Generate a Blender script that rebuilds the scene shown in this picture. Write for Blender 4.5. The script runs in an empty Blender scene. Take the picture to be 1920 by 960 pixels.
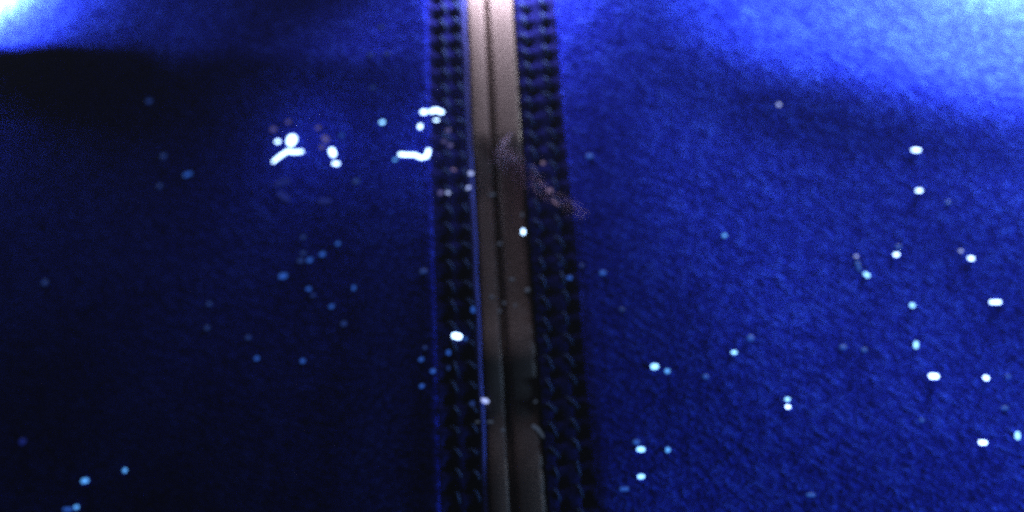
import bpy, math, random
import numpy as np
from mathutils import Vector

# ---------------------------------------------------------------- camera, world, lamps, exposure
SC = bpy.context.scene
COL = SC.collection
R = math.radians

cam_d = bpy.data.cameras.new('camera')
cam_d.sensor_width = 36.0
cam_d.lens = 46.9
cam_d.clip_start = 0.005
cam_d.clip_end = 20.0
cam_d.dof.use_dof = True
cam_d.dof.focus_distance = 0.33
cam_d.dof.aperture_fstop = 9.5
cam = bpy.data.objects.new('camera', cam_d)
cam.location = (0.0, -0.22737571, 0.41019664)
cam.rotation_euler = (R(29.0), 0, 0)
COL.objects.link(cam)
SC.camera = cam

world = bpy.data.worlds.new('World')
SC.world = world
world.use_nodes = True
bg = world.node_tree.nodes['Background']
bg.inputs[0].default_value = (0.35, 0.42, 0.6, 1)
bg.inputs[1].default_value = 0.012

def area(name, loc, aim, size, power, col, spread=None, size_y=None):
    d = bpy.data.lights.new(name, 'AREA')
    d.shape = 'RECTANGLE'
    d.size = size
    d.size_y = size_y or size
    d.energy = power
    d.color = col
    if spread: d.spread = R(spread)
    o = bpy.data.objects.new(name, d)
    o.location = loc
    o.rotation_euler = (Vector(aim) - Vector(loc)).to_track_quat('-Z', 'Y').to_euler()
    COL.objects.link(o)
    return o

# a lamp close by beyond the top right corner, a wide softer one further right,
# and a narrow one beyond the far end of the zip
area('lamp_corner', (0.240, 0.205, -0.0125), (0.170, 0.110, -0.014), 0.05, 4.6, (0.92, 0.98, 1.0), size_y=0.042)
area('lamp_side', (0.60, -0.16, 0.085), (0.12, -0.07, 0.0), 0.10, 3.5, (0.36, 0.66, 1.0))
area('lamp_far', (-0.004, 0.139, 0.0095), (-0.004, 0.08, -0.004), 0.05, 0.29, (1.0, 0.86, 1.0), size_y=0.010)
area('lamp_far_left', (-0.244, 0.178, -0.0705), (-0.195, 0.138, -0.066), 0.03, 0.62, (0.93, 0.98, 1.0), size_y=0.012)

vs = SC.view_settings
vs.view_transform = 'Standard'
vs.look = 'None'
vs.exposure = 0.0
vs.gamma = 1.0
vs.use_curve_mapping = False
SC.cycles.use_denoising = False
SC.cycles.max_bounces = 6
SC.cycles.volume_bounces = 1
SC.cycles.sample_clamp_indirect = 1.0

# ---------------------------------------------------------------- form of the cloth (metres)
#SURF-BEGIN
ZO = (-0.00469, 0.0)                 # origin of the zip line
ZD = (-0.0509551, 0.99870094)        # its direction
ZN = (0.99870094, 0.0509551)         # across it
SEG_L, SEG_R = -0.0228, 0.0268       # inner edges of the two panels

def uv_of(x, y):
    x = x - ZO[0]; y = y - ZO[1]
    return x * ZN[0] + y * ZN[1], x * ZD[0] + y * ZD[1]

def xy_of(u, v):
    return ZO[0] + u * ZN[0] + v * ZD[0], ZO[1] + u * ZN[1] + v * ZD[1]

def smooth(a, b, t):
    t = np.clip((t - a) / (b - a), 0, 1)
    return t * t * (3 - 2 * t)

def panel_z(u, v):
    """height of the two cloth panels"""
    x, y = xy_of(u, v)
    left = np.maximum(SEG_L - u, 0.0)
    right = np.maximum(u - SEG_R, 0.0)
    z = -(0.34 * left * left / (left + 0.003)) + 0.06 * right - (0.16 * right * right / (right + 0.08))
    # rolled edges next to the placket
    e = np.clip(np.where(u < 0, SEG_L - u, u - SEG_R), 0.0, 0.004) / 0.004
    z = z - np.where(u < 0, 0.0003, 0.0011) * (1 - np.sqrt(np.clip(1 - (1 - e) ** 2, 0, 1)))
    # soft low swells
    w = smooth(0.0, 0.05, left) + smooth(0.0, 0.05, right)
    z = z + w * (0.0006 * np.sin(31 * x + 37 * y + 0.6) + 0.0002 * np.sin(71 * x - 39 * y + 2.0))
    # the far end of the left panel also falls away
    bl = y - (0.0925 + 0.28 * (-0.054 - x))
    z = z - smooth(-0.03, -0.06, x) * (0.26 * 0.5 * (bl + np.sqrt(bl * bl + 0.016 ** 2)) + 0.0065 * smooth(0.004, -0.034, bl))
    # fold at the far left: gentle far side, steep near side
    fx = smooth(-0.140, -0.200, x)
    yr = 0.0925 + 0.28 * (-0.054 - x) + 0.0012 * np.sin(150 * x)
    d = y - yr
    far = np.exp(-(np.maximum(d, 0) / 0.012) ** 1.5)
    near = np.exp(-(np.maximum(-d, 0) / 0.007) ** 2)
    z = z + fx * 0.0034 * np.where(d > 0, far, near)
    # puckers below that fold
    pk = 0.35 * np.exp(-((y - yr + 0.012) / 0.009) ** 2) * smooth(-0.175, -0.205, x)
    z = z + pk * (0.0005 * np.sin(520 * x + 90 * y) + 0.0004 * np.sin(330 * x - 400 * y))
    # the far end of the right panel rolls over and falls away
    br = y - (0.0835 - 0.125 * (x - 0.125))
    z = z - smooth(0.03, 0.12, x) * (0.34 * 0.5 * (br + np.sqrt(br * br + 0.022 ** 2)) + 0.0030 * smooth(0.004, -0.040, br))
    return z

def tape_wave(V):
    k = np.interp(V, [-0.165, -0.100, -0.078, -0.066, -0.053, -0.043, -0.036, -0.020, 0.000, 0.034, 0.046, 0.300],
                     [0.0004, 0.0004, 0.0003, -0.0012, -0.0022, -0.0002, 0.0000, -0.0020, -0.0026, -0.0026, 0.0008, 0.0000])
    return k

def placket_z(u, v):
    return np.where(u < -0.0098, -0.0006,
           np.where(u < -0.0073, -0.0002,
           np.where(u < 0.0107, tape_wave(v) + 0.0001, np.where(u < 0.0131, -0.0022, -0.0006))))

def surf(u, v):
    return np.where((u < SEG_L) | (u > SEG_R), panel_z(u, v), placket_z(u, v))
#SURF-END

# ---------------------------------------------------------------- materials
def mat(name):
    m = bpy.data.materials.new(name)
    m.use_nodes = True
    nt = m.node_tree
    return m, nt, nt.nodes['Principled BSDF']

def nd(nt, t, **kw):
    n = nt.nodes.new(t)
    for k, v in kw.items():
        if k in n.inputs: n.inputs[k].default_value = v
        else: setattr(n, k, v)
    return n

def ramp(nt, fac, stops):
    r = nd(nt, 'ShaderNodeValToRGB')
    el = r.color_ramp.elements
    while len(el) < len(stops): el.new(0.5)
    for e, (p, c) in zip(el, stops):
        e.position = p
        e.color = tuple(c) + (1,) if len(c) == 3 else c
    nt.links.new(fac, r.inputs[0])
    return r.outputs[0]

def mapped(nt, scale, rot=0.0, src='Object', kind='POINT'):
    tc = nd(nt, 'ShaderNodeTexCoord')
    mp = nd(nt, 'ShaderNodeMapping')
    mp.vector_type = kind
    mp.inputs['Scale'].default_value = scale
    mp.inputs['Rotation'].default_value = (0, 0, rot)
    nt.links.new(tc.outputs[src], mp.inputs[0])
    return mp.outputs[0]

def noise(nt, vec, scale, detail=2.0, rough=0.5, dist=0.0):
    n = nd(nt, 'ShaderNodeTexNoise', Scale=scale, Detail=detail, Roughness=rough, Distortion=dist)
    nt.links.new(vec, n.inputs['Vector'])
    return n.outputs[0]

def math_n(nt, op, a, b):
    n = nd(nt, 'ShaderNodeMath', operation=op)
    for i, s in enumerate((a, b)):
        if isinstance(s, (int, float)): n.inputs[i].default_value = s
        else: nt.links.new(s, n.inputs[i])
    return n.outputs[0]

def bump(nt, b, h, strength, dist):
    n = nd(nt, 'ShaderNodeBump', Strength=strength, Distance=dist)
    nt.links.new(h, n.inputs['Height'])
    nt.links.new(n.outputs[0], b.inputs['Normal'])

def cloth_material(name, cols, relief, spec):
    m, nt, b = mat(name)
    o = mapped(nt, (1, 1, 1))
    st = mapped(nt, (3.2, 1.0, 1.0), R(-35), kind='TEXTURE')              # nap lying askew
    g1 = noise(nt, st, 520, 3, 0.62, 0.6)
    g2 = noise(nt, o, 620, 2, 0.6)
    g3 = noise(nt, o, 2400, 1, 0.5)
    big = noise(nt, o, 28, 3, 0.55)
    h = math_n(nt, 'ADD', math_n(nt, 'MULTIPLY', g1, 1.0), math_n(nt, 'MULTIPLY', g2, 0.42))
    h = math_n(nt, 'ADD', h, math_n(nt, 'MULTIPLY', g3, 0.12))
    t = math_n(nt, 'ADD', math_n(nt, 'MULTIPLY', g2, 0.40), math_n(nt, 'MULTIPLY', g1, 0.42))
    t = math_n(nt, 'ADD', t, math_n(nt, 'MULTIPLY', big, 0.12))
    c = ramp(nt, t, [(0.36, cols[0]), (0.47, cols[1]), (0.59, cols[2])])
    nt.links.new(c, b.inputs['Base Color'])
    b.inputs['Roughness'].default_value = 0.7
    b.inputs['Specular IOR Level'].default_value = spec
    b.inputs['Specular Tint'].default_value = (0.35, 0.62, 1.0, 1)
    b.inputs['Sheen Weight'].default_value = 0.0
    b.inputs['Sheen Roughness'].default_value = 0.5
    b.inputs['Sheen Tint'].default_value = (0.35, 0.55, 1.0, 1)
    bump(nt, b, h, 1.0, relief)
    return m

M_CLOTH = cloth_material('blue_napped_cloth', [(0.004, 0.008, 0.15), (0.010, 0.020, 0.40), (0.030, 0.074, 0.74)], 0.0050, 0.0)
M_BAND = cloth_material('navy_band_cloth', [(0.003, 0.004, 0.040), (0.006, 0.008, 0.075), (0.011, 0.014, 0.12)], 0.0007, 0.0)

def tape_material():
    m, nt, b = mat('taupe_ribbed_tape')
    o = mapped(nt, (1, 1, 1))
    wv = nd(nt, 'ShaderNodeTexWave', Scale=190.0, Distortion=3.0, Detail=1.0)
    wv.bands_direction = 'Y'
    nt.links.new(o, wv.inputs['Vector'])
    n1 = noise(nt, o, 1500, 2, 0.6)
    n2 = noise(nt, o, 120, 3, 0.6)
    t = math_n(nt, 'ADD', math_n(nt, 'MULTIPLY', n1, 0.6), math_n(nt, 'MULTIPLY', n2, 0.4))
    c = ramp(nt, t, [(0.3, (0.045, 0.032, 0.031)), (0.5, (0.068, 0.050, 0.050)), (0.72, (0.094, 0.073, 0.075))])
    nt.links.new(c, b.inputs['Base Color'])
    b.inputs['Roughness'].default_value = 0.45
    b.inputs['Specular IOR Level'].default_value = 0.2
    h = math_n(nt, 'ADD', math_n(nt, 'MULTIPLY', wv.outputs[1], 0.1), math_n(nt, 'MULTIPLY', n1, 0.8))
    bump(nt, b, h, 0.6, 0.0003)
    return m
M_TAPE = tape_material()

def plain(name, col, rough=0.6, spec=0.3, nscale=1200, var=0.35):
    m, nt, b = mat(name)
    n1 = noise(nt, mapped(nt, (1, 1, 1)), nscale, 2, 0.6)
    lo = [k * (1 - var) for k in col]; hi = [k * (1 + var) for k in col]
    nt.links.new(ramp(nt, n1, [(0.35, lo), (0.65, hi)]), b.inputs['Base Color'])
    b.inputs['Roughness'].default_value = rough
    b.inputs['Specular IOR Level'].default_value = spec
    bump(nt, b, n1, 0.4, 0.0003)
    return m
M_PIPE = plain('blue_piping', (0.022, 0.036, 0.22), 0.8, 0.1)
M_THREAD = plain('slate_blue_thread', (0.020, 0.042, 0.12), 0.9, 0.02, 2500)
M_DARK = plain('dark_lining', (0.012, 0.012, 0.018), 0.9, 0.1)
M_CORD = plain('dark_brown_seam', (0.042, 0.028, 0.025), 0.8, 0.15)
M_LINT = plain('pale_lilac_lint', (0.22, 0.17, 0.28), 0.9, 0.1)

GLOW = {}
def glow(key, core, rim, strength):
    """translucent lit bead, hotter at its heart than at its rim"""
    m, nt, b = mat(key)
    lw = nd(nt, 'ShaderNodeNewGeometry')
    n1 = noise(nt, mapped(nt, (1, 1, 1)), 700, 2, 0.5)
    b.inputs['Base Color'].default_value = (rim[0] * 0.08, rim[1] * 0.08, rim[2] * 0.08, 1)
    b.inputs['Roughness'].default_value = 0.6
    b.inputs['Specular IOR Level'].default_value = 0.1
    nt.links.new(ramp(nt, n1, [(0.30, [k * 0.8 for k in core]), (0.7, core)]), b.inputs['Emission Color'])
    b.inputs['Emission Strength'].default_value = strength
    nt.nodes.remove(lw)
    GLOW[key] = m
glow('white_light', (0.42, 0.64, 1.0), (0.3, 0.5, 0.9), 6.0)
glow('cool_white_light', (0.24, 0.58, 1.0), (0.2, 0.4, 0.9), 3.2)
glow('cyan_light', (0.10, 0.40, 1.0), (0.05, 0.2, 0.8), 1.5)
glow('blue_light', (0.03, 0.14, 0.70), (0.02, 0.08, 0.5), 0.7)
glow('dim_blue_light', (0.030, 0.085, 0.42), (0.01, 0.05, 0.4), 0.42)
glow('deep_blue_light', (0.018, 0.040, 0.40), (0.01, 0.03, 0.4), 0.36)
glow('rose_light', (0.52, 0.36, 0.62), (0.3, 0.2, 0.4), 0.4)
glow('lilac_light', (0.22, 0.20, 0.62), (0.2, 0.2, 0.5), 0.42)
glow('grey_light', (0.20, 0.28, 0.46), (0.2, 0.25, 0.4), 0.2)
glow('pale_light', (0.42, 0.52, 1.0), (0.3, 0.4, 0.7), 1.3)

# ---------------------------------------------------------------- builders
def mesh_obj(name, verts, faces, m, parent=None, shade=True):
    me = bpy.data.meshes.new(name)
    me.from_pydata([tuple(map(float, v)) for v in verts], [], faces)
    me.materials.append(m)
    if shade: me.polygons.foreach_set('use_smooth', [True] * len(me.polygons))
    me.update()
    o = bpy.data.objects.new(name, me)
    COL.objects.link(o)
    if parent: o.parent = parent
    return o

def grid(name, us, vs_, zf, m, parent, thick=0.0):
    """sheet in placket coordinates, with a turned-down rim when thick"""
    U, V = np.meshgrid(us, vs_)
    Z = zf(U, V)
    if thick:
        U = np.pad(U, 1, mode='edge'); V = np.pad(V, 1, mode='edge')
        Z = np.pad(Z, 1, mode='edge')
        Z[0, :] -= thick; Z[-1, :] -= thick; Z[:, 0] -= thick; Z[:, -1] -= thick
    nr, nc = U.shape
    vt = np.stack([U.ravel(), V.ravel(), Z.ravel()], 1)
    i = np.arange((nr - 1) * nc).reshape(nr - 1, nc)[:, :-1].ravel()
    fc = np.stack([i, i + 1, i + nc + 1, i + nc], 1).tolist()
    return mesh_obj(name, vt, fc, m, parent)

def tube(path, radii, seg=8, flat=1.0):
    """rounded tube through a list of points, closed with domed ends"""
    P = [Vector(p) for p in path]
    rings = []
    n = len(P)
    for i, p in enumerate(P):
        t = (P[min(i + 1, n - 1)] - P[max(i - 1, 0)]).normalized()
        s = t.cross(Vector((0, 0, 1)))
        s = s.normalized() if s.length > 1e-9 else Vector((1, 0, 0))
        k = s.cross(t).normalized()
        rings.append((p, t, s, k, radii[i]))
    out = []
    def ring(p, s, k, r):
        out.append([p + s * (math.cos(a) * r) + k * (math.sin(a) * r * flat)
                    for a in (2 * math.pi * j / seg for j in range(seg))])
    p, t, s, k, r = rings[0]
    for q in (80, 55, 28): ring(p - t * (r * math.sin(R(q))), s, k, r * math.cos(R(q)))
    for p, t, s, k, r in rings: ring(p, s, k, r)
    p, t, s, k, r = rings[-1]
    for q in (28, 55, 80): ring(p + t * (r * math.sin(R(q))), s, k, r * math.cos(R(q)))
    vt = [v for rg in out for v in rg]
    fc = []
    for a in range(len(out) - 1):
        for j in range(seg):
            fc.append((a * seg + j, a * seg + (j + 1) % seg, (a + 1) * seg + (j + 1) % seg, (a + 1) * seg + j))
    fc.append(tuple(reversed(range(seg))))
    fc.append(tuple(range((len(out) - 1) * seg, len(out) * seg)))
    return vt, fc

# ---------------------------------------------------------------- the zipped cloth
cloth = bpy.data.objects.new('zipped_cloth', None)
cloth.empty_display_size = 0.05
cloth.location = (ZO[0], ZO[1], 0)
cloth.rotation_euler = (0, 0, math.atan2(-ZD[0], ZD[1]))
cloth['label'] = 'blue napped cloth with a taupe zip down the middle between two stitched navy bands'
cloth['category'] = 'cloth'
COL.objects.link(cloth)

V0, V1 = -0.165, 0.270
us_l = np.concatenate([np.linspace(-0.300, -0.0280, 250), np.linspace(-0.0275, SEG_L, 16)])
us_r = np.concatenate([np.linspace(SEG_R, 0.0320, 16), np.linspace(0.0326, 0.300, 250)])
vs_p = np.linspace(V0, V1, 470)
for us, lab in ((us_l, 'darker panel of blue cloth with a puckered fold at the far corner'),
                (us_r, 'brightly lit panel of blue cloth with slanting nap')):
    p = grid('front_panel', us, vs_p, panel_z, M_CLOTH, cloth, thick=0.004)
    p['label'] = lab

PITCH = 0.0077
vrow = np.arange(V0 + 0.004, V1 - 0.004, PITCH)

def band_z(base, cols):
    def f(U, V):
        Z = np.full(U.shape, base)
        for uc, wu, wv, dep, ph in cols:
            dv = (V - V0 - 0.004 - ph + PITCH / 2) % PITCH - PITCH / 2
            Z = Z - dep * np.exp(-(np.abs((U - uc) / wu) ** 2.6 + np.abs(dv / wv) ** 2.6))
        # low ribs between the stitch holes
        dv = (V - V0 - 0.004) / PITCH
        Z = Z + 0.00022 * np.cos(2 * math.pi * dv + math.pi) + 0.0003 * np.sin(V * 61 + U * 40)
        return Z
    return f

def stitches(rows, parent, seed):
    rnd = random.Random(seed)
    meshes = []
    for k in range(3):                                   # three slightly different threads shared in turn
        j = [rnd.uniform(-0.00015, 0.00015) for _ in range(8)]
        path = [(-0.0013 + j[0], 0.0026 + j[1], -0.0006), (-0.0009 + j[2], 0.0019, 0.0004),
                (-0.0002 + j[3], 0.0004 + j[4], 0.00075), (0.0005 + j[5], -0.0010, 0.0005),
                (0.0010 + j[6], -0.0021 + j[7], -0.0006)]
        vt, fc = tube(path, [0.00042, 0.0005, 0.00056, 0.0005, 0.0004], 8)
        meshes.append((vt, fc))
    cache = {}
    for uc, z, ph, lean in rows:
        for i, v in enumerate(vrow):
            k = rnd.randrange(3)
            if k not in cache:
                cache[k] = mesh_obj('stitch', *meshes[k], M_THREAD, parent)
                o = cache[k]
            else:
                o = cache[k].copy()
                COL.objects.link(o)
                o.parent = parent
            o.location = (uc + rnd.uniform(-0.0004, 0.0004), v + ph + rnd.uniform(-0.0007, 0.0007), z)
            o.rotation_euler = (0, 0, lean + rnd.uniform(-0.3, 0.3))
            o.scale = (rnd.uniform(0.85, 1.1), rnd.uniform(0.8, 1.1), rnd.uniform(0.7, 1.0))

vb = np.linspace(V0, V1, 660)
bl = grid('stitched_band', np.linspace(-0.0232, -0.0097, 40), vb,
          band_z(-0.0006, [(-0.0194, 0.0017, 0.0023, 0.0016, 0.0), (-0.0128, 0.0015, 0.0022, 0.0016, 0.0)]), M_BAND, cloth, 0.002)
bl['label'] = 'dark navy band with a ladder of paired stitch holes'
stitches([(-0.0166, -0.0006, PITCH * 0.5, 0.15), (-0.0108, -0.0006, PITCH * 0.5, 0.2)], bl, 3)

br_ = grid('stitched_band', np.linspace(0.0118, 0.0272, 40), vb,
           band_z(-0.0006, [(0.0164, 0.0014, 0.0020, 0.0013, 0.0), (0.0237, 0.0016, 0.0024, 0.0015, 0.0015)]), M_BAND, cloth, 0.002)
br_['label'] = 'navy band with two rows of slanting thread beside the bright panel'
stitches([(0.0149, -0.0006, PITCH * 0.45, 0.05), (0.0222, -0.0006, PITCH * 0.45 + 0.0015, 0.05)], br_, 5)

# piping between the ladder band and the zip tape
nv = 160
pv = np.linspace(V0, V1, nv)
vt, fc = tube([(-0.0085 + 0.00012 * math.sin(v * 170), v, -0.0009) for v in pv], [0.00105 + 0.00006 * math.sin(v * 300) for v in pv], 12)
mesh_obj('piping', vt, fc, M_PIPE, cloth)

# the two halves of the zip tape; the tape dips and rises a little along its length
def tape_z(a, b):
    def f(U, V):
        t = (U - a) / (b - a)
        kern = sum(tape_wave(V + d) for d in (-0.006, -0.004, -0.002, 0, 0.002, 0.004, 0.006)) / 7
        edge = 0.0007 * (1 - np.clip(np.minimum(t, 1 - t) / 0.16, 0, 1)) ** 2
        return kern - edge + 0.00025 * np.sin(t * math.pi)
    return f
vt_ = np.linspace(V0, V1, 500)
for a, b in ((-0.0072, -0.0006), (0.0013, 0.0107)):
    grid('zip_tape', np.linspace(a, b, 22), vt_, tape_z(a, b), M_TAPE, cloth, 0.0012)
vt, fc = tube([(0.0003, v, float(tape_wave(v)) - 0.0019) for v in pv], [0.0007] * nv, 8)
mesh_obj('zip_seam', vt, fc, M_CORD, cloth)
bk = mesh_obj('lining', [(-0.03, V0, -0.0070), (0.034, V0, -0.0070), (0.034, V1, -0.0070), (-0.03, V1, -0.0070),
                         (-0.03, V0, -0.0080), (0.034, V0, -0.0080), (0.034, V1, -0.0080), (-0.03, V1, -0.0080)],
              [(0, 1, 2, 3), (7, 6, 5, 4), (0, 4, 5, 1), (1, 5, 6, 2), (2, 6, 7, 3), (3, 7, 4, 0)], M_DARK, cloth, shade=False)

# ---------------------------------------------------------------- loose pale fibres across the zip
def lint(name, path, n, width, seed, label, group=None):
    rnd = random.Random(seed)
    P = [Vector((a / 1000, b / 1000, 0)) for a, b in path]
    L = [0]
    for a, b in zip(P, P[1:]): L.append(L[-1] + (b - a).length)
    def at(t):
        d = t * L[-1]
        for i in range(len(P) - 1):
            if d <= L[i + 1] or i == len(P) - 2:
                k = (d - L[i]) / (L[i + 1] - L[i])
                return P[i].lerp(P[i + 1], k)
    V, F = [], []
    for _ in range(n):
        t0 = rnd.uniform(-0.05, 1.0) ** 1.0 * 0.85 if rnd.random() < 0.4 else rnd.uniform(-0.05, 0.4); t1 = min(1.0, max(t0, 0) + rnd.uniform(0.12, 0.35)); t0 = max(0, t0)
        o0 = rnd.gauss(0, width); o1 = rnd.gauss(0, width); ph = rnd.uniform(0, 6.28)
        pts = []
        for q in range(7):
            k = q / 6
            t = t0 + (t1 - t0) * k
            p = at(t)
            taper = 1.0 - 0.55 * t
            off = (o0 * (1 - k) + o1 * k + 0.0006 * math.sin(ph + 5 * k)) * taper
            p = p + Vector((off * 0.72, off * 0.7, 0))
            u, v = uv_of(p.x, p.y)
            p.z = float(surf(np.array(u), np.array(v))) + 0.0008 + 0.0005 * math.sin(ph + 4 * k)
            pts.append(p)
        vt, fc = tube(pts, [0.00004] * 7, 4)
        b = len(V)
        V += vt
        F += [tuple(i + b for i in f) for f in fc]
    c = sum((Vector(v) for v in V), Vector()) / len(V)
    o = mesh_obj(name, [Vector(v) - c for v in V], F, M_LINT)
    o.location = c
    o['label'] = label
    o['category'] = 'lint'
    return o

lint('lint_wisp', [(-3.34, 48.53), (-4.31, 43.59), (-0.98, 39.68), (4.87, 32.84), (13.49, 25.0), (21.08, 19.61), (26.29, 15.54)], 110, 0.003, 4, 'pale lilac wisp of lint slanting across the zip tape and right band')

# ---------------------------------------------------------------- small lights scattered over the cloth
BRIGHT = ('white_light', 'cool_white_light', 'pale_light', 'cyan_light')
def bead(mat_key, pts, label, group, lamp=0.0):
    """pts: (x, y, r) in millimetres on the cloth, a short rounded string of one or more swellings"""
    P = []
    for x, y, r in pts:
        u, v = uv_of(x / 1000, y / 1000)
        z = float(surf(np.array(u), np.array(v)))
        P.append((Vector((x / 1000, y / 1000, z + r / 1000 * (0.35 if mat_key in BRIGHT else 0.2))), r / 1000))
    base = P[0][0].copy()
    path = [p - base for p, r in P]; rad = [r for p, r in P]
    seg = 12
    vt, fc = tube(path, rad, seg, 0.5 if mat_key in BRIGHT else 0.3)
    rnd = random.Random(int(abs(pts[0][0] * 131 + pts[0][1] * 17)))
    ph = rnd.uniform(0, 6.28)
    vv = []
    for p in vt:                                          # uneven outline
        a = math.atan2(p.y, p.x)
        vv.append(Vector((p.x, p.y, p.z)) * (1 + 0.06 * math.sin(2 * a + ph) + 0.04 * math.sin(3 * a + 2 * ph)))
    o = mesh_obj('light', vv, fc, GLOW[mat_key])
    o.location = base
    o['label'] = label
    o['category'] = 'light'
    if group: o['group'] = group
    if lamp:
        d = bpy.data.lights.new('added_halo_lamp', 'POINT')  # unseen lamp added above the bead to spread a halo on the cloth
        d.energy = lamp * 2.8
        d.color = (1.0, 0.62, 0.95) if mat_key == 'rose_light' else (0.70, 0.78, 1.0)
        d.shadow_soft_size = 0.002
        l = bpy.data.objects.new('added_halo_lamp', d)
        l.parent = o
        l.location = (0, 0, 0.018)
        COL.objects.link(l)
    return o

# ---------------------------------------------------------------- thin haze volume, added to soften and lift the dark tones
def haze_box(lo, hi, density):
    vt = [(x, y, z) for z in (lo[2], hi[2]) for y in (lo[1], hi[1]) for x in (lo[0], hi[0])]
    fc = [(0, 2, 3, 1), (4, 5, 7, 6), (0, 1, 5, 4), (2, 6, 7, 3), (0, 4, 6, 2), (1, 3, 7, 5)]
    m = bpy.data.materials.new('thin_haze')
    m.use_nodes = True
    nt = m.node_tree
    nt.nodes.remove(nt.nodes['Principled BSDF'])
    v = nt.nodes.new('ShaderNodeVolumePrincipled')
    v.inputs['Color'].default_value = (0.80, 0.84, 0.95, 1)
    v.inputs['Density'].default_value = density
    nt.links.new(v.outputs[0], nt.nodes['Material Output'].inputs['Volume'])
    o = mesh_obj('haze', vt, fc, m, shade=False)
    o['kind'] = 'stuff'
    o['label'] = 'thin bluish haze added over the cloth and lights to lift the dark tones'
    o['category'] = 'haze'
    return o
haze_box((-0.72, -0.5, -1.1), (0.72, 0.5, 0.46), 0.011)

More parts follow.
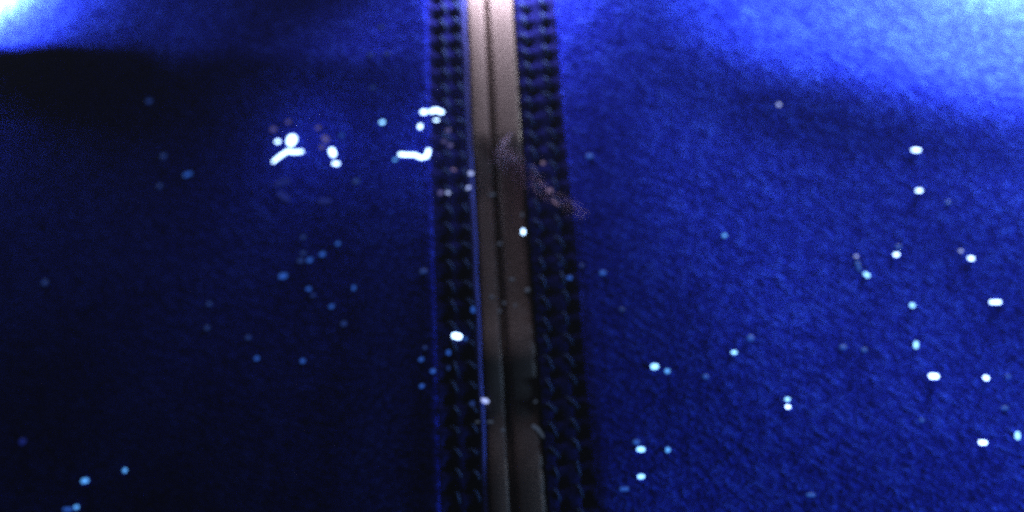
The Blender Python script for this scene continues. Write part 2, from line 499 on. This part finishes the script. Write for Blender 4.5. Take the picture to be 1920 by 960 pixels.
BEADS = [
    ('white_light', [(-86.41, 64.3, 1.63), (-85.86, 65.65, 1.77)], 'largest white light, a fat round blob on the left panel', 'bright lights left of the zip', 0.003),
    ('white_light', [(-81.6, 58.97, 0.67), (-84.48, 59.42, 0.67), (-87.43, 60.61, 0.68), (-89.94, 59.01, 0.61), (-92.22, 57.35, 0.54)], 'white hooked streak of light just below the fat round blob', 'bright lights left of the zip', 0.001),
    ('white_light', [(-92.35, 66.23, 0.75), (-91.85, 66.11, 0.75)], 'small round white light left of the fat round blob', 'bright lights left of the zip', 0),
    ('white_light', [(-69.33, 56.59, 1.06), (-68.34, 54.44, 1.06)], 'oval white light right of the fat round blob', 'bright lights left of the zip', 0.0012),
    ('white_light', [(-67.87, 50.51, 0.73), (-66.57, 49.99, 0.72)], 'small squarish white light directly under the oval one', 'bright lights left of the zip', 0),
    ('lilac_light', [(-88.49, 74.25, 0.84), (-88.04, 74.14, 0.84)], 'faint lilac speck above the fat round blob', 'faint lilac lights', 0),
    ('lilac_light', [(-94.69, 72.48, 1.01), (-94.14, 72.35, 1.01)], 'faint lilac speck up and left of the small round white light', 'faint lilac lights', 0),
    ('lilac_light', [(-75.75, 68.52, 0.82), (-75.3, 68.41, 0.82)], 'faint lilac speck up and left of the larger lilac smudge', 'faint lilac lights', 0),
    ('lilac_light', [(-72.81, 63.49, 0.98), (-71.61, 61.74, 1.14)], 'faint lilac smudge above the oval white light', 'faint lilac lights', 0),
    ('lilac_light', [(-73.6, 59.26, 0.81), (-73.16, 59.16, 0.81)], 'faint lilac speck between the lilac smudge and the oval white light', 'faint lilac lights', 0),
    ('blue_light', [(-65.84, 62.87, 0.65), (-65.5, 62.79, 0.65)], 'small faint teal speck right of the lilac smudge', 'faint blue lights left of the zip', 0),
    ('deep_blue_light', [(-90.19, 46.5, 1.47), (-86.27, 46.57, 1.46)], 'broad dim blue smudge under the hooked white streak', 'dim blue smudges', 0),
    ('deep_blue_light', [(-88.68, 41.64, 1.3), (-86.06, 38.7, 1.29)], 'dim blue smudge, lower of the two under the hooked white streak', 'dim blue smudges', 0),
    ('deep_blue_light', [(-71.7, 34.69, 1.27), (-69.14, 34.16, 1.11)], 'dim blue smudge below the squarish white light', 'dim blue smudges', 0),
    ('cool_white_light', [(-49.65, 63.73, 0.8), (-49.21, 63.55, 0.8)], 'lone cyan-white point of light between the two bright groups', 'bright lights left of the zip', 0),
    ('white_light', [(-33.27, 61.8, 0.97), (-32.65, 61.67, 0.97)], 'round white light at the left end of the topmost white bar', 'bright lights left of the zip', 0.001),
    ('white_light', [(-30.38, 62.02, 0.77), (-28.4, 62.75, 0.97), (-26.37, 61.78, 0.84)], 'topmost white bar of light beside the ladder band', 'bright lights left of the zip', 0.0012),
    ('white_light', [(-28.67, 58.15, 0.51), (-27.87, 58.15, 0.51)], 'small white light tucked under the topmost bar', 'bright lights left of the zip', 0),
    ('white_light', [(-34.2, 55.84, 0.77), (-34.18, 55.36, 0.77)], 'white teardrop light below the left end of the topmost bar', 'bright lights left of the zip', 0),
    ('white_light', [(-41.67, 46.13, 0.7), (-38.93, 44.78, 0.7), (-35.81, 43.65, 0.7), (-33.31, 41.51, 0.63), (-31.33, 41.81, 0.88), (-30.81, 44.32, 0.76)], 'long white light bent up like a hook beside the ladder band', 'bright lights left of the zip', 0.0022),
    ('cyan_light', [(-43.66, 44.62, 0.62), (-43.32, 44.48, 0.62)], 'cyan speck at the left tip of the long hooked white light', 'faint blue lights left of the zip', 0),
    ('lilac_light', [(-23.98, 53.59, 0.78), (-23.59, 53.59, 0.78)], 'faint lilac speck right of the white teardrop light', 'faint lilac lights', 0),
    ('lilac_light', [(-25.25, 48.83, 0.77), (-24.86, 48.83, 0.77)], 'faint lilac speck above the right end of the long hooked light', 'faint lilac lights', 0),
    ('lilac_light', [(-23.04, 46.94, 0.77), (-22.64, 46.94, 0.77)], 'faint lilac speck by the piping level with the hooked light', 'faint lilac lights', 0),
    ('rose_light', [(-21.62, 35.97, 0.76), (-21.23, 35.97, 0.76)], 'faint rose speck on the ladder band left of the upper piping light', 'faint rose lights', 0.00016),
    ('pale_light', [(-23.15, 26.36, 0.75), (-22.76, 26.36, 0.75)], 'round pale white light on the ladder band, lowest of three', 'bright lights left of the zip', 0.0004),
    ('lilac_light', [(-26.08, 26.36, 0.91), (-25.62, 26.36, 0.91)], 'faint lilac smear left of the pale light on the ladder band', 'faint lilac lights', 0),
    ('pale_light', [(-15.16, 34.33, 0.76), (-14.77, 34.33, 0.76)], 'upper of two pinkish white lights at the edge of the zip tape', 'bright lights left of the zip', 0.0001),
    ('pale_light', [(-16.05, 28.4, 0.76), (-15.64, 28.15, 0.75)], 'lower of two pinkish white lights at the edge of the zip tape', 'bright lights left of the zip', 0.0001),
    ('dim_blue_light', [(-58.97, 40.85, 1.11), (-58.38, 40.71, 1.11)], 'dim blue spot between the two bright groups, below their level', 'faint blue lights left of the zip', 0),
    ('white_light', [(4.01, 11.64, 0.61), (4.0, 10.75, 0.61)], 'bright upright white light on the right half of the zip tape', 'bright lights on the zip', 0),
    ('grey_light', [(3.65, 18.74, 0.45), (3.65, 17.84, 0.45)], 'faint grey speck above the upright white light on the tape', 'faint grey lights on the zip', 0),
    ('grey_light', [(-8.13, 26.85, 0.45), (-6.59, 26.85, 0.45)], 'faint grey smear on the tape right of the pinkish lights', 'faint grey lights on the zip', 0),
    ('grey_light', [(-4.65, 6.37, 0.52), (-4.08, 6.37, 0.52)], 'faint grey speck on the tape below left of the upright light', 'faint grey lights on the zip', 0),
    ('white_light', [(-19.46, -30.85, 1.05), (-18.36, -31.25, 1.11)], 'big squarish white light on the ladder band', 'bright lights on the zip', 0),
    ('blue_light', [(-16.13, -31.86, 0.57), (-15.84, -31.86, 0.57)], 'small blue speck touching the big squarish white light', 'faint blue lights left of the zip', 0),
    ('pale_light', [(-9.38, -54.94, 0.97), (-8.36, -54.17, 0.98)], 'pale square light on the left edge of the zip tape', 'bright lights on the zip', 0),
    ('dim_blue_light', [(-13.28, -55.54, 0.69), (-12.92, -55.54, 0.69)], 'dim blue speck left of the pale square light', 'faint blue lights left of the zip', 0),
    ('blue_light', [(-13.41, -20.58, 0.65), (-13.39, -21.6, 0.64)], 'pale blue upright light on the piping', 'faint blue lights left of the zip', 0),
    ('grey_light', [(-0.56, -8.15, 0.44), (0.56, -8.15, 0.44)], 'topmost flat grey speck in the scatter at the middle of the tape', 'faint scatter on the zip tape', 0),
    ('grey_light', [(5.21, -12.43, 0.73), (5.58, -12.43, 0.73)], 'rightmost grey speck in the scatter at the middle of the tape', 'faint scatter on the zip tape', 0),
    ('grey_light', [(-7.16, -15.18, 0.58), (-6.93, -15.18, 0.58)], 'leftmost grey speck in the scatter at the middle of the tape', 'faint scatter on the zip tape', 0),
    ('grey_light', [(-2.96, -17.51, 0.43), (-2.59, -17.51, 0.43)], 'tiny grey speck beside the seam in the middle scatter', 'faint scatter on the zip tape', 0),
    ('grey_light', [(1.11, -18.35, 0.58), (1.11, -19.19, 0.58)], 'upright grey speck in the scatter at the middle of the tape', 'faint scatter on the zip tape', 0),
    ('grey_light', [(-4.42, -20.69, 0.43), (-4.05, -20.69, 0.43)], 'lowest tiny grey speck of the scatter at the middle of the tape', 'faint scatter on the zip tape', 0),
    ('grey_light', [(1.96, -52.8, 0.56), (2.32, -52.8, 0.56)], 'faint speck right of the seam, level with the pale square light', 'lower faint scatter on the zip tape', 0),
    ('grey_light', [(7.46, -54.4, 0.56), (7.82, -54.4, 0.56)], 'faint speck near the right edge of the tape above the curved smear', 'lower faint scatter on the zip tape', 0),
    ('grey_light', [(-11.78, -62.16, 0.41), (-11.06, -62.32, 0.41)], 'faint flat speck on the piping below the pale square light', 'lower faint scatter on the zip tape', 0),
    ('grey_light', [(-7.75, -61.83, 0.42), (-6.34, -61.83, 0.42)], 'faint flat speck on the tape just under the pale square light', 'lower faint scatter on the zip tape', 0),
    ('grey_light', [(-3.33, -64.74, 0.41), (-2.63, -64.74, 0.41)], 'faint speck left of the seam, lowest under the pale square light', 'lower faint scatter on the zip tape', 0),
    ('grey_light', [(7.03, -63.4, 0.62), (8.6, -64.56, 0.62), (10.18, -66.59, 0.41)], 'grey curved smear at the right edge of the tape near the bottom', 'faint grey lights on the zip', 0),
    ('rose_light', [(13.29, 27.49, 0.91), (13.75, 27.49, 0.91)], 'brightest rose speck on the right stitched band', 'faint rose lights', 0.00016),
    ('rose_light', [(6.41, 30.09, 0.91), (7.34, 27.72, 0.75)], 'rose smear at the inner edge of the right stitched band', 'faint rose lights', 0.00016),
    ('rose_light', [(7.4, 35.97, 0.76), (7.79, 35.97, 0.76)], 'rose speck above the rose smear on the right stitched band', 'faint rose lights', 0.00016),
    ('rose_light', [(11.18, 39.21, 0.61), (11.49, 39.21, 0.61)], 'topmost small rose speck on the right stitched band', 'faint rose lights', 0.00016),
    ('rose_light', [(15.38, 23.2, 0.9), (15.94, 21.85, 0.9)], 'lowest rose smear on the right stitched band', 'faint rose lights', 0.00016),
    ('blue_light', [(19.92, -8.4, 0.73), (20.29, -8.4, 0.73)], 'blue light on the outer edge of the right stitched band', 'blue lights right of the zip', 0),
    ('blue_light', [(31.41, -7.04, 0.87), (31.86, -7.05, 0.87)], 'blue light lying just outside the right stitched band', 'blue lights right of the zip', 0),
    ('dim_blue_light', [(16.31, -2.67, 0.66), (16.65, -2.67, 0.66)], 'dim blue speck on the right band above the blue light', 'blue lights right of the zip', 0),
    ('dim_blue_light', [(24.33, -3.83, 0.58), (24.63, -3.86, 0.58)], 'dim blue speck between the two blue lights by the right band', 'blue lights right of the zip', 0),
    ('dim_blue_light', [(37.58, -21.24, 0.72), (37.94, -21.25, 0.72)], 'lone dim blue speck on the right panel below the blue lights', 'blue lights right of the zip', 0),
    ('white_light', [(150.69, 50.2, 0.67), (152.74, 50.28, 0.67)], 'uppermost white light on the right panel, a flat oval', 'bright lights on the right panel', 0),
    ('white_light', [(149.72, 32.42, 0.66), (150.93, 32.46, 0.66)], 'white oval light directly under the uppermost one on the right', 'bright lights on the right panel', 0),
    ('cyan_light', [(75.57, 9.35, 0.68), (75.76, 9.37, 0.68)], 'lone cyan light in the middle of the right panel', 'bright lights on the right panel', 0),
    ('white_light', [(137.46, 5.01, 0.64), (138.25, 5.03, 0.64)], 'white oval light just above and right of the cyan-tailed star', 'bright lights on the right panel', 0),
    ('blue_light', [(138.92, 8.36, 0.78), (139.31, 8.37, 0.78)], 'blue speck hanging over a white oval light', 'faint blue lights on the right panel', 0),
    ('cool_white_light', [(125.46, -3.31, 0.61), (126.15, -3.93, 0.76)], 'cool white star-like light with a blue tail', 'bright lights on the right panel', 0),
    ('blue_light', [(123.19, 1.39, 0.61), (123.59, -1.43, 0.61)], 'blue tail running up from the star-like light', 'faint blue lights on the right panel', 0),
    ('pale_light', [(122.92, 3.79, 0.46), (123.31, 3.8, 0.46)], 'pale speck at the top of the blue tail', 'faint blue lights on the right panel', 0),
    ('white_light', [(164.57, 4.27, 0.71), (165.36, 4.29, 0.71)], 'white oval light with a pale speck up to its left', 'bright lights on the right panel', 0),
    ('pale_light', [(161.62, 7.25, 0.55), (161.89, 7.26, 0.55)], 'pale speck up left of a white oval light', 'faint blue lights on the right panel', 0),
    ('white_light', [(169.34, -13.16, 0.64), (172.07, -13.06, 0.64)], 'long flat white light near the right edge', 'bright lights on the right panel', 0),
    ('cool_white_light', [(140.39, -15.44, 0.76), (140.78, -15.42, 0.76)], 'small white light left of the long flat one', 'bright lights on the right panel', 0),
    ('cool_white_light', [(139.58, -30.34, 0.68), (139.38, -31.59, 0.68)], 'upright white light above the biggest oval on the right', 'bright lights on the right panel', 0),
    ('white_light', [(142.9, -42.84, 0.92), (144.59, -42.77, 0.92)], 'biggest white oval light on the right panel', 'bright lights on the right panel', 0.0002),
    ('white_light', [(161.97, -42.62, 0.81), (162.35, -42.61, 0.81)], 'round white light right of the biggest oval', 'bright lights on the right panel', 0),
    ('white_light', [(155.93, -66.49, 0.73), (157.41, -66.43, 0.73)], 'white oval light at the lower right, left of the upright edge light', 'bright lights on the right panel', 0),
    ('cool_white_light', [(169.36, -62.86, 0.75), (169.13, -64.02, 0.75)], 'upright white light cut close to the right edge', 'bright lights on the right panel', 0),
    ('cool_white_light', [(74.86, -36.85, 0.57), (75.6, -36.81, 0.57)], 'small white oval light alone left of the centre of the right panel', 'bright lights on the right panel', 0),
    ('cool_white_light', [(47.58, -42.84, 0.99), (48.08, -42.83, 0.99)], 'cool white light with a smaller cyan one at its right', 'bright lights on the right panel', 0),
    ('cyan_light', [(51.88, -44.36, 0.7), (52.24, -44.35, 0.7)], 'cyan light right beside a larger cool white one', 'bright lights on the right panel', 0),
    ('cool_white_light', [(91.75, -53.2, 0.57), (92.29, -53.18, 0.57)], 'upper of two white lights stacked one above the other', 'bright lights on the right panel', 0),
    ('white_light', [(91.65, -55.89, 0.58), (92.2, -55.87, 0.58)], 'lower of two white lights stacked one above the other', 'bright lights on the right panel', 0),
    ('cool_white_light', [(41.38, -72.19, 0.82), (42.24, -72.18, 0.82)], 'upper bright light near the bottom right of the zip', 'bright lights on the right panel', 0),
    ('blue_light', [(40.33, -69.62, 0.83), (40.75, -69.62, 0.83)], 'blue smudge touching the upper bright light near the bottom', 'faint blue lights on the right panel', 0),
    ('cyan_light', [(50.69, -72.08, 0.69), (50.67, -72.45, 0.69)], 'cyan light right of the upper bright light near the bottom', 'bright lights on the right panel', 0),
    ('cool_white_light', [(41.04, -81.44, 0.68), (42.07, -81.44, 0.68)], 'lower bright light near the bottom right of the zip', 'bright lights on the right panel', 0),
    ('blue_light', [(35.12, -85.56, 0.61), (36.66, -85.57, 0.61)], 'flat blue smear, lowest light beside the right stitched band', 'faint blue lights on the right panel', 0),
    ('pale_light', [(101.05, 68.06, 0.65), (101.37, 68.07, 0.65)], 'pale speck high on the right panel', 'faint blue lights on the right panel', 0),
    ('blue_light', [(160.17, 27.67, 0.73), (160.53, 27.68, 0.73)], 'blue speck right of the second white oval on the right', 'faint blue lights on the right panel', 0),
    ('blue_light', [(81.26, -31.1, 1.01), (81.63, -31.08, 1.01)], 'dim blue smudge above right of a small white oval', 'faint blue lights on the right panel', 0),
    ('blue_light', [(120.76, -33.48, 0.74), (121.14, -33.47, 0.74)], 'blue speck left of the upright white light', 'faint blue lights on the right panel', 0),
    ('blue_light', [(113.2, -32.76, 0.74), (113.96, -32.72, 0.74)], 'dim blue smudge, left one of a faint pair', 'faint blue lights on the right panel', 0),
    ('blue_light', [(136.83, -59.22, 0.59), (137.19, -59.2, 0.59)], 'blue speck below the biggest white oval', 'faint blue lights on the right panel', 0),
    ('blue_light', [(166.15, -53.51, 0.6), (167.66, -53.44, 0.6)], 'flat blue smear above the edge light', 'faint blue lights on the right panel', 0),
    ('blue_light', [(170.09, -41.66, 0.61), (170.47, -41.64, 0.61)], 'blue speck right of a round white light', 'faint blue lights on the right panel', 0),
    ('blue_light', [(95.51, -86.22, 0.56), (97.26, -86.18, 0.56)], 'dim blue smear near the bottom of the right panel', 'faint blue lights on the right panel', 0),
    ('blue_light', [(64.71, -46.05, 0.71), (65.07, -46.04, 0.71)], 'dim blue speck between the cyan light and the stacked pair', 'faint blue lights on the right panel', 0),
    ('blue_light', [(28.12, 41.59, 0.92), (28.59, 41.58, 0.92)], 'dim violet-blue smudge outside the right stitched band', 'faint blue lights on the right panel', 0),
    ('cyan_light', [(-154.57, -65.12, 0.8), (-153.07, -65.11, 0.8)], 'bright cyan twin light at the lower left', 'cyan lights at the lower left', 0),
    ('cyan_light', [(-138.29, -63.18, 0.71), (-138.26, -63.38, 0.71)], 'round cyan light up and right of the cyan twin light', 'cyan lights at the lower left', 0),
    ('cyan_light', [(-155.97, -74.62, 0.72), (-155.57, -74.67, 0.72)], 'small cyan light, lowest at the left', 'cyan lights at the lower left', 0),
    ('blue_light', [(-157.81, -75.18, 0.64), (-160.87, -74.82, 0.64)], 'blue smear running left from the lowest cyan light', 'cyan lights at the lower left', 0),
    ('deep_blue_light', [(-183.19, -46.33, 1.17), (-182.54, -46.41, 1.17)], 'dim deep blue smudge near the left edge', 'faint blue lights on the left panel', 0),
    ('dim_blue_light', [(-185.69, 20.21, 1.05), (-185.1, 20.11, 1.05)], 'dim blue spot at the left edge, halfway up', 'faint blue lights on the left panel', 0),
    ('blue_light', [(-130.45, 59.13, 0.86), (-128.66, 59.5, 0.77)], 'blue oval light far left of the bright groups', 'faint blue lights on the left panel', 0),
    ('dim_blue_light', [(-141.39, 56.38, 0.86), (-140.91, 56.28, 0.86)], 'dim blue spot left of the blue oval light', 'faint blue lights on the left panel', 0),
    ('dim_blue_light', [(-141.7, 70.57, 1.05), (-141.12, 70.44, 1.05)], 'dim blue spot above left of the blue oval light', 'faint blue lights on the left panel', 0),
    ('dim_blue_light', [(-151.6, 98.81, 1.09), (-151.0, 98.65, 1.09)], 'dim blue spot in the upper left, alone', 'faint blue lights on the left panel', 0),
    ('blue_light', [(-85.39, 5.63, 1.1), (-83.92, 5.38, 1.09)], 'brightest blue light of the dim cluster on the left panel', 'dim cluster on the left panel', 0),
    ('blue_light', [(-70.21, 12.03, 0.93), (-69.71, 11.93, 0.93)], 'second brightest blue light of the dim cluster', 'dim cluster on the left panel', 0),
    ('blue_light', [(-75.04, 10.47, 0.93), (-74.54, 10.38, 0.93)], 'blue light, right one of three touching in the dim cluster', 'dim cluster on the left panel', 0),
    ('dim_blue_light', [(-78.59, 10.89, 0.94), (-78.09, 10.8, 0.94)], 'blue light, left one of three touching in the dim cluster', 'dim cluster on the left panel', 0),
    ('dim_blue_light', [(-77.74, 13.86, 0.78), (-77.32, 13.79, 0.78)], 'blue light, top one of three touching in the dim cluster', 'dim cluster on the left panel', 0),
    ('dim_blue_light', [(-78.26, 20.71, 0.79), (-77.84, 20.63, 0.79)], 'topmost blue speck of the dim cluster', 'dim cluster on the left panel', 0),
    ('blue_light', [(-64.42, 15.37, 0.77), (-64.01, 15.29, 0.77)], 'blue speck at the upper right of the dim cluster', 'dim cluster on the left panel', 0),
    ('blue_light', [(-74.53, -1.49, 0.77), (-74.11, -1.56, 0.77)], 'blue speck below the dim cluster with a fainter one under it', 'dim cluster on the left panel', 0),
    ('dim_blue_light', [(-72.64, -4.41, 0.61), (-72.31, -4.47, 0.61)], 'faint blue speck touching another at its upper left', 'dim cluster on the left panel', 0),
    ('blue_light', [(-56.97, -3.94, 0.68), (-56.93, -4.6, 0.68)], 'upright blue speck right of the dim cluster', 'dim cluster on the left panel', 0),
    ('blue_light', [(-65.22, -10.18, 0.76), (-64.81, -10.25, 0.76)], 'blue speck below right of the dim cluster', 'dim cluster on the left panel', 0),
    ('dim_blue_light', [(-60.14, -17.84, 0.9), (-59.74, -17.91, 0.9)], 'dim blue smudge lowest to the right of the dim cluster', 'dim cluster on the left panel', 0),
    ('dim_blue_light', [(-96.2, -17.82, 0.77), (-95.79, -17.89, 0.77)], 'dim blue speck over a brighter blue one', 'low blue lights on the left panel', 0),
    ('blue_light', [(-92.05, -26.72, 0.77), (-91.64, -26.78, 0.76)], 'left one of two lone blue lights low on the left panel', 'low blue lights on the left panel', 0),
    ('blue_light', [(-74.52, -30.23, 0.75), (-74.12, -30.29, 0.75)], 'right one of two lone blue lights low on the left panel', 'low blue lights on the left panel', 0),
    ('dim_blue_light', [(-112.99, -11.29, 0.79), (-112.55, -11.36, 0.79)], 'dim blue speck, lower of a faint pair on the left panel', 'low blue lights on the left panel', 0),
    ('dim_blue_light', [(-113.36, -1.2, 0.8), (-112.92, -1.27, 0.8)], 'dim blue speck, upper of a faint pair on the left panel', 'low blue lights on the left panel', 0),
    ('dim_blue_light', [(-31.27, -5.73, 1.02), (-30.73, -5.82, 1.02)], 'dim blue smudge left of the ladder band, halfway down', 'blue lights beside the ladder band', 0),
    ('dim_blue_light', [(-29.66, -35.18, 0.57), (-29.36, -35.22, 0.57)], 'topmost dim speck left of the big squarish white light', 'blue lights beside the ladder band', 0),
    ('blue_light', [(-30.85, -39.35, 0.71), (-30.48, -39.41, 0.71)], 'blue speck down left of the big squarish white light', 'blue lights beside the ladder band', 0),
    ('blue_light', [(-21.5, -36.85, 0.71), (-21.49, -37.25, 0.71)], 'blue speck on the ladder band under the big squarish light', 'blue lights beside the ladder band', 0),
    ('blue_light', [(-26.71, -44.11, 0.77), (-26.31, -44.13, 0.77)], 'blue light at the edge of the ladder band', 'blue lights beside the ladder band', 0),
    ('dim_blue_light', [(-21.37, -42.57, 0.56), (-21.36, -42.97, 0.56)], 'dim speck on the ladder band right of a blue light', 'blue lights beside the ladder band', 0),
    ('blue_light', [(-30.34, -49.14, 0.7), (-29.98, -49.19, 0.7)], 'lowest blue light beside the ladder band', 'blue lights beside the ladder band', 0),
    ('dim_blue_light', [(-52.03, 109.69, 0.84), (-51.57, 109.48, 0.84)], 'dim blue speck left of the zip, nearest the top edge', 'sparse scatter near the top of the zip', 0),
    ('dim_blue_light', [(-55.66, 95.21, 0.83), (-55.22, 95.08, 0.83)], 'dim blue speck, left one of a pair left of the ladder band', 'sparse scatter near the top of the zip', 0),
    ('dim_blue_light', [(-48.87, 93.63, 0.82), (-48.44, 93.49, 0.82)], 'dim blue speck, right one of a pair left of the ladder band', 'sparse scatter near the top of the zip', 0),
    ('dim_blue_light', [(-54.09, 79.75, 0.82), (-53.66, 79.62, 0.82)], 'dim blue speck between the faint pair and the lone cyan-white point', 'sparse scatter near the top of the zip', 0),
]
for row in BEADS:
    bead(*row)
